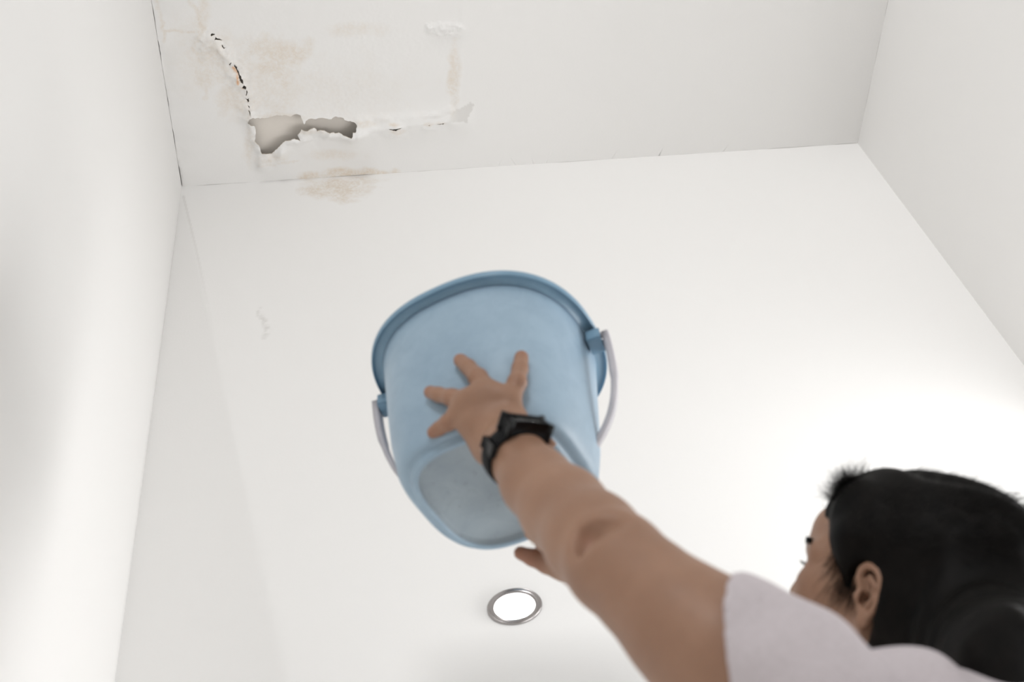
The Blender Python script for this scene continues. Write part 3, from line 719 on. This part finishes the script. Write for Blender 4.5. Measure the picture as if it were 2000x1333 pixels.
def shirt_extra(p, d):
    ax_ = nz(SHL-EL); along = (p-EL)@ax_
    wr = .0062*np.sin(along*26+((p-EL)@np.cross(ax_, SN))*42+1.5)*np.sin(((p-EL)@np.cross(ax_, SN))*31+.7)+.003*np.sin(p[:, 0]*38+p[:, 2]*30)*np.sin(p[:, 1]*44-p[:, 2]*18)+(np.sin(along*70+((p-EL)@np.cross(ax_, SN))*30+3*np.sin(along*17))*.0022+np.sin((p@lat_b)*55+(p[:, 2])*22+2*np.sin(p[:, 2]*31))*.0018)
    d = d+wr
    e = (p-sleeve_mid)@SN; nearL = np.linalg.norm(p-sleeve_mid, axis=1) < .16
    d = np.where(nearL, np.maximum(d, e), d)
    inn = np.minimum.reduce([s.d(p) for s in arm_in]); mask = nearL & (e > -.035)
    d = np.where(mask, np.maximum(d, -inn), d)
    eR = (p-sleeveR)@SNR; nr = (np.linalg.norm(p-sleeveR, axis=1) < .14)
    d = np.where(nr, np.maximum(d, eR), d)
    d = np.where(nr & (eR > -.03), np.maximum(d, -armR_in[0].d(p)), d)
    d = np.maximum(d, .80-p[:, 2])
    up = (p-NECK)@nz(hd(-.03, 0, -.06)-NECK)
    d = np.where(np.linalg.norm(p-NECK, axis=1) < .12, np.maximum(d, np.maximum(-head_in[0].d(p), -1)*(up > -.005)+(up <= -.005)*-1), d)
    return d
V, Fq = surface(sp, .0035, shirt_extra)
V = relax(V, Fq, 2, .4)
t = NT('lilac_cotton'); t.set(Roughness=.9, Specular__IOR__Level=.1); wv = t.n('ShaderNodeTexWave', Scale=190.0, Distortion=1.5); t.l(t.n('ShaderNodeTexCoord').outputs['Object'], wv.inputs[0])
t.l(t.ramp(t.noise(220, 3), [(.3, (.50, .455, .47)), (.7, (.56, .51, .53))]), t.b.inputs['Base Color']); t.bump(wv.outputs['Fac'], .15, .0006); MAT_SHIRT = t.m
mesh_obj('t_shirt', V, Fq, MAT_SHIRT, PERSON)
# ---- trousers
tp_ = [Ell(PEL+[0, 0, -.01], FR, (.132, .182, .115), .05)]
for sg in (-1, 1):
    hip = PEL+lat_b*sg*.085-[0, 0, .04]; ank = np.array([hip[0], hip[1], .10])+lat_b*sg*.02-fwd_b*.015; knee = np.array([hip[0], hip[1], .45])+lat_b*sg*.01+fwd_b*.012
    tp_ += [Cone(hip, .100, knee, .072, .04), Cone(knee, .072, ank, .062, .03)]
V, Fq = surface(tp_, .008, lambda p, d: np.maximum(np.maximum(d+.003*np.sin(p[:, 2]*60+p[:, 0]*40), .075-p[:, 2]), p[:, 2]-.86))
t = NT('dark_denim'); t.set(Roughness=.9); t.l(t.ramp(t.noise(160, 3), [(.3, (.03, .04, .06)), (.7, (.05, .06, .09))]), t.b.inputs['Base Color'])
mesh_obj('trousers', V, Fq, t.m, PERSON)

# ---- hair
hp_ = []
Hh = hp_.append
Hh(Ell(hd(-.030, 0, .052), HA, (.112, .088, .092), .02)); Hh(Ell(hd(-.072, 0, .050), HA, (.110, .096, .092), .03)); Hh(Ell(hd(.010, 0, .085), HA, (.068, .068, .056), .02))
Hh(Ell(hd(-.060, 0, -.010), HA, (.075, .088, .085), .03)); Hh(Ell(hd(-.085, 0, -.075), HA, (.060, .080, .070), .03)); 
Hh(Cone(hd(-.095, 0, -.03), .072, P(1985, 1320, 1.12), .055, .05)); Hh(Cone(P(1985, 1320, 1.12), .055, P(2035, 1500, 1.03), .045, .04)); Hh(Cone(P(2035, 1500, 1.03), .045, P(2100, 1640, 1.08), .018, .03)); Hh(Cone(hd(-.095, 0, -.03), .07, NECK-fwd_b*.05, .060, .05))
for sg in (-1, 1):
    Hh(Cone(hd(.018, .066*sg, .055), .024, hd(.012, .066*sg, .020), .012, .015))
    Hh(Cone(hd(-.045, .070*sg, .0), .022, hd(-.050, .060*sg, -.075), .020, .02))
def hair_extra(p, d):
    q = (p-HEAD_C)@HA.T; f_, l_, u_ = q[:, 0], q[:, 1], q[:, 2]
    face = Ell(hd(.084, 0, -.003), HA, (.068, .085, .084), 0).d(p)
    d = smax(d, -face, .006)
    for sg in (-1, 1):
        earv = Ell(hd(-.010, sg*.080, -.006), HA, (.025, .035, .037), 0).d(p); d = smax(d, -earv, .004)
        d = smax(d, -Ell(hd(.012, sg*.075, -.045), HA, (.032, .04, .045), 0).d(p), .004)
    d = d+.0022*np.sin(l_*160+u_*40+4*np.sin(f_*30))*np.clip(1, 0, 1)
    return d
V, Fq = surface(hp_, .0036, hair_extra)
V = relax(V, Fq, 1, .4); hv = [V]; hf = [list(map(int, q)) for q in Fq]; base_n = len(V)
# loose strands standing off the outline
nrmE = Ell(hd(-.026, 0, .056), HA, (.112, .092, .094), 0)
cnt = len(V); SV = []; 
HE = [(np.array([-.030, 0, .052]), np.array([.112, .088, .092])), (np.array([.010, 0, .085]), np.array([.068, .068, .056])), (np.array([-.072, 0, .050]), np.array([.110, .096, .092]))]
for i in range(9000):
    d_ = RNG.normal(size=3); d_[2] = abs(d_[2])+.1; d_ = nz(d_)
    front = i % 5 == 0
    if front: d_ = nz(np.array([abs(d_[0])+.45, d_[1]*1.0, .55*RNG.uniform(.2, 1.6)]))
    c_, r0 = HE[1] if front else HE[0 if i % 2 else 2]
    st_ = c_+d_*r0*.985; q = st_.copy()
    if (((q-np.array([.084, 0, -.003]))/np.array([.068, .085, .084]))**2).sum() < 1.03: continue
    if min((((q-cc)/rr)**2).sum() for cc, rr in HE) < .93: continue
    flow = nz(np.array([-.95, 0, .10])+RNG.normal(size=3)*.30) if not front else nz(np.array([-.25, 0, .55])+RNG.normal(size=3)*.6)
    L_ = RNG.uniform(.010, .030); rad = RNG.uniform(.00016, .00032); lift = RNG.uniform(.12, .62) if not front else RNG.uniform(.2, .75)
    dirn = nz(flow*(1-lift)+d_*lift); pts_ = []
    for s_ in range(5):
        pts_.append(q.copy()); q = q+dirn*L_/4; dirn = nz(dirn+np.array([-.30, 0, -.14])*.5+RNG.normal(size=3)*.10)
    side = nz(np.cross(dirn, [0.3, .5, .8])); s2 = nz(np.cross(dirn, side)); b0 = cnt
    for s_, q_ in enumerate(pts_):
        rr = rad*(1-.17*s_)
        for k in range(3):
            an = 2*math.pi*k/3; SV.append(hd(*(q_+side*rr*math.cos(an)+s2*rr*math.sin(an)))); cnt += 1
    for s_ in range(4):
        for k in range(3): hf.append([b0+s_*3+k, b0+s_*3+(k+1) % 3, b0+(s_+1)*3+(k+1) % 3, b0+(s_+1)*3+k])
for i in range(420):
    a0 = RNG.uniform(0, 1); q = np.array([.022+.022*RNG.uniform(-1, 1)-.004*a0, .0, .040-.045*a0]); q[1] = .066-.10*max(0, q[0]-.02)
    dirn = nz(np.array([.25, .05, -1])+RNG.normal(size=3)*.18); L_ = RNG.uniform(.018, .04); pts_ = []
    for s_ in range(5): pts_.append(q.copy()); q = q+dirn*L_/4; dirn = nz(dirn+np.array([.05, -.06, 0]))
    for sgn in (1, -1):
        b0 = cnt
        for s_, q_ in enumerate(pts_):
            rr = .00022*(1-.18*s_)
            for k in range(3):
                an = 2*math.pi*k/3; SV.append(hd(q_[0]+rr*math.cos(an), sgn*(q_[1]+rr*math.sin(an)+.0015), q_[2])); cnt += 1
        for s_ in range(4):
            for k in range(3): hf.append([b0+s_*3+k, b0+s_*3+(k+1) % 3, b0+(s_+1)*3+(k+1) % 3, b0+(s_+1)*3+k])
t = NT('black_hair'); t.set(Roughness=.55, Specular__IOR__Level=.08); t.l(t.ramp(t.noise(60, 3), [(.3, (.002, .0017, .0015)), (.7, (.005, .004, .0035))]), t.b.inputs['Base Color']); MAT_HAIR = t.m
mesh_obj('hair', np.vstack(hv+[np.array(SV)]), hf, MAT_HAIR, PERSON)
# ---- brows and lashes
def tuft(name, lines, r):
    v = []; f = []
    for L in lines:
        n = len(L); b0 = len(v)
        for i, q in enumerate(L):
            tg = nz(np.array(L[min(i+1, n-1)])-np.array(L[max(i-1, 0)])); s1 = nz(np.cross(tg, [.2, .9, .3])); s2 = np.cross(tg, s1)
            rr = r*(1-.75*i/(n-1))
            for k in range(4):
                an = math.pi/2*k; v.append(hd(*(np.array(q)+s1*rr*math.cos(an)+s2*rr*math.sin(an))))
        for i in range(n-1):
            for k in range(4): f.append([b0+i*4+k, b0+i*4+(k+1) % 4, b0+(i+1)*4+(k+1) % 4, b0+(i+1)*4+k])
    return mesh_obj(name, v, f, MAT_HAIR, PERSON)
for sg in (-1, 1):
    br_ = []
    for i in range(70):
        s_ = i/69; f0 = .0975-.020*s_**1.6-.0025; l0 = .014+.040*s_; u0 = .036+.006*math.sin(s_*2.5)+RNG.uniform(-.003, .003)
        br_.append([(f0-.004, l0*sg, u0), (f0+.002, (l0+.004)*sg, u0+.001), (f0-.001, (l0+.009)*sg, u0+.001)])
    tuft('eyebrow', br_, .0008)
    la = []
    for i in range(26):
        s_ = i/25-.5; l0 = .031+.022*s_; f0 = .0875-.012*abs(s_)-.004*s_
        la.append([(f0, l0*sg, .013), (f0+.005, (l0+.003*s_)*sg, .0135), (f0+.009, (l0+.008*s_)*sg, .017)])
    tuft('eyelashes', la, .0005)

# ---- wristwatch on the near wrist
def watch():
    ax_ = nz(P(1060, 950, 1.27)-WR); c0 = WR+ax_*.010
    dor = WM@np.array([-.02, -.95, .30]); dor = nz(dor-ax_*(dor@ax_)); sd = np.cross(ax_, dor)
    root = empty('wristwatch', tuple(c0-np.array(PERSON.location))); root.parent = PERSON
    root.location = tuple(c0-np.array(PERSON.location))
    def mk(name, v, f, mat, smooth=True):
        me = bpy.data.meshes.new(name); me.from_pydata([tuple(np.array(p)-c0) for p in v], [], f); me.update()
        if smooth: me.shade_smooth()
        return link(name, me, mat, root)
    t = NT('black_strap'); t.set(Roughness=.6, Specular__IOR__Level=.15); t.b.inputs['Base Color'].default_value = (.004, .004, .005, 1); strap = t.m
    t = NT('watch_case'); t.set(Roughness=.35, Specular__IOR__Level=.25); t.b.inputs['Base Color'].default_value = (.004, .004, .005, 1); case = t.m
    t = NT('watch_glass'); t.set(Roughness=.12); t.b.inputs['Base Color'].default_value = (.10, .10, .095, 1); glass = t.m
    # strap: a closed oval band
    R1, R2 = .0338, .0318; n = 72; v = []; f = []; prof = [(-.0115, .0), (-.0110, .0022), (-.004, .0030), (.004, .0030), (.0110, .0022), (.0115, .0), (.0105, -.0008), (-.0105, -.0008)]
    for i in range(n):
        a = 2*math.pi*i/n; r_ = lambda o_: sd*(R1+o_)*math.cos(a)+dor*(R2+o_)*math.sin(a)
        for w_, o_ in prof: v.append(c0+r_(o_)+ax_*w_)
    m = len(prof)
    for i in range(n):
        for k in range(m): f.append([i*m+k, i*m+(k+1) % m, ((i+1) % n)*m+(k+1) % m, ((i+1) % n)*m+k])
    mk('strap', v, f, strap)
    def rbox(name, c, hx, hy, hz, mat, bev):
        bm = bmesh.new(); bmesh.ops.create_cube(bm, size=1)
        for v_ in bm.verts:
            l = v_.co; w_ = c+sd*l.x*2*hx+ax_*l.y*2*hy+dor*l.z*2*hz; v_.co = w_-c0
        bmesh.ops.bevel(bm, geom=bm.edges[:], offset=bev, segments=4, affect='EDGES', clamp_overlap=True)
        me = bpy.data.meshes.new(name); bm.to_mesh(me); bm.free(); me.shade_smooth(); return link(name, me, mat, root)
    rbox('case', c0+dor*.0350, .0225, .0100, .0065, case, .0040)
    rbox('screen', c0+dor*.0412, .0200, .0082, .0010, glass, .0008)
    rbox('crown', c0+dor*.0350-sd*.0245 if (sd@(WM@np.array([1., 0, 0]))) < 0 else c0+dor*.0350+sd*.0245, .0015, .0035, .0030, case, .0008)
    left_s = -1 if (sd@(WM@np.array([1., 0, 0]))) > 0 else 1
    rbox('buckle', c0+sd*left_s*.0355+dor*.008, .0022, .0125, .0055, case, .0012)
watch()
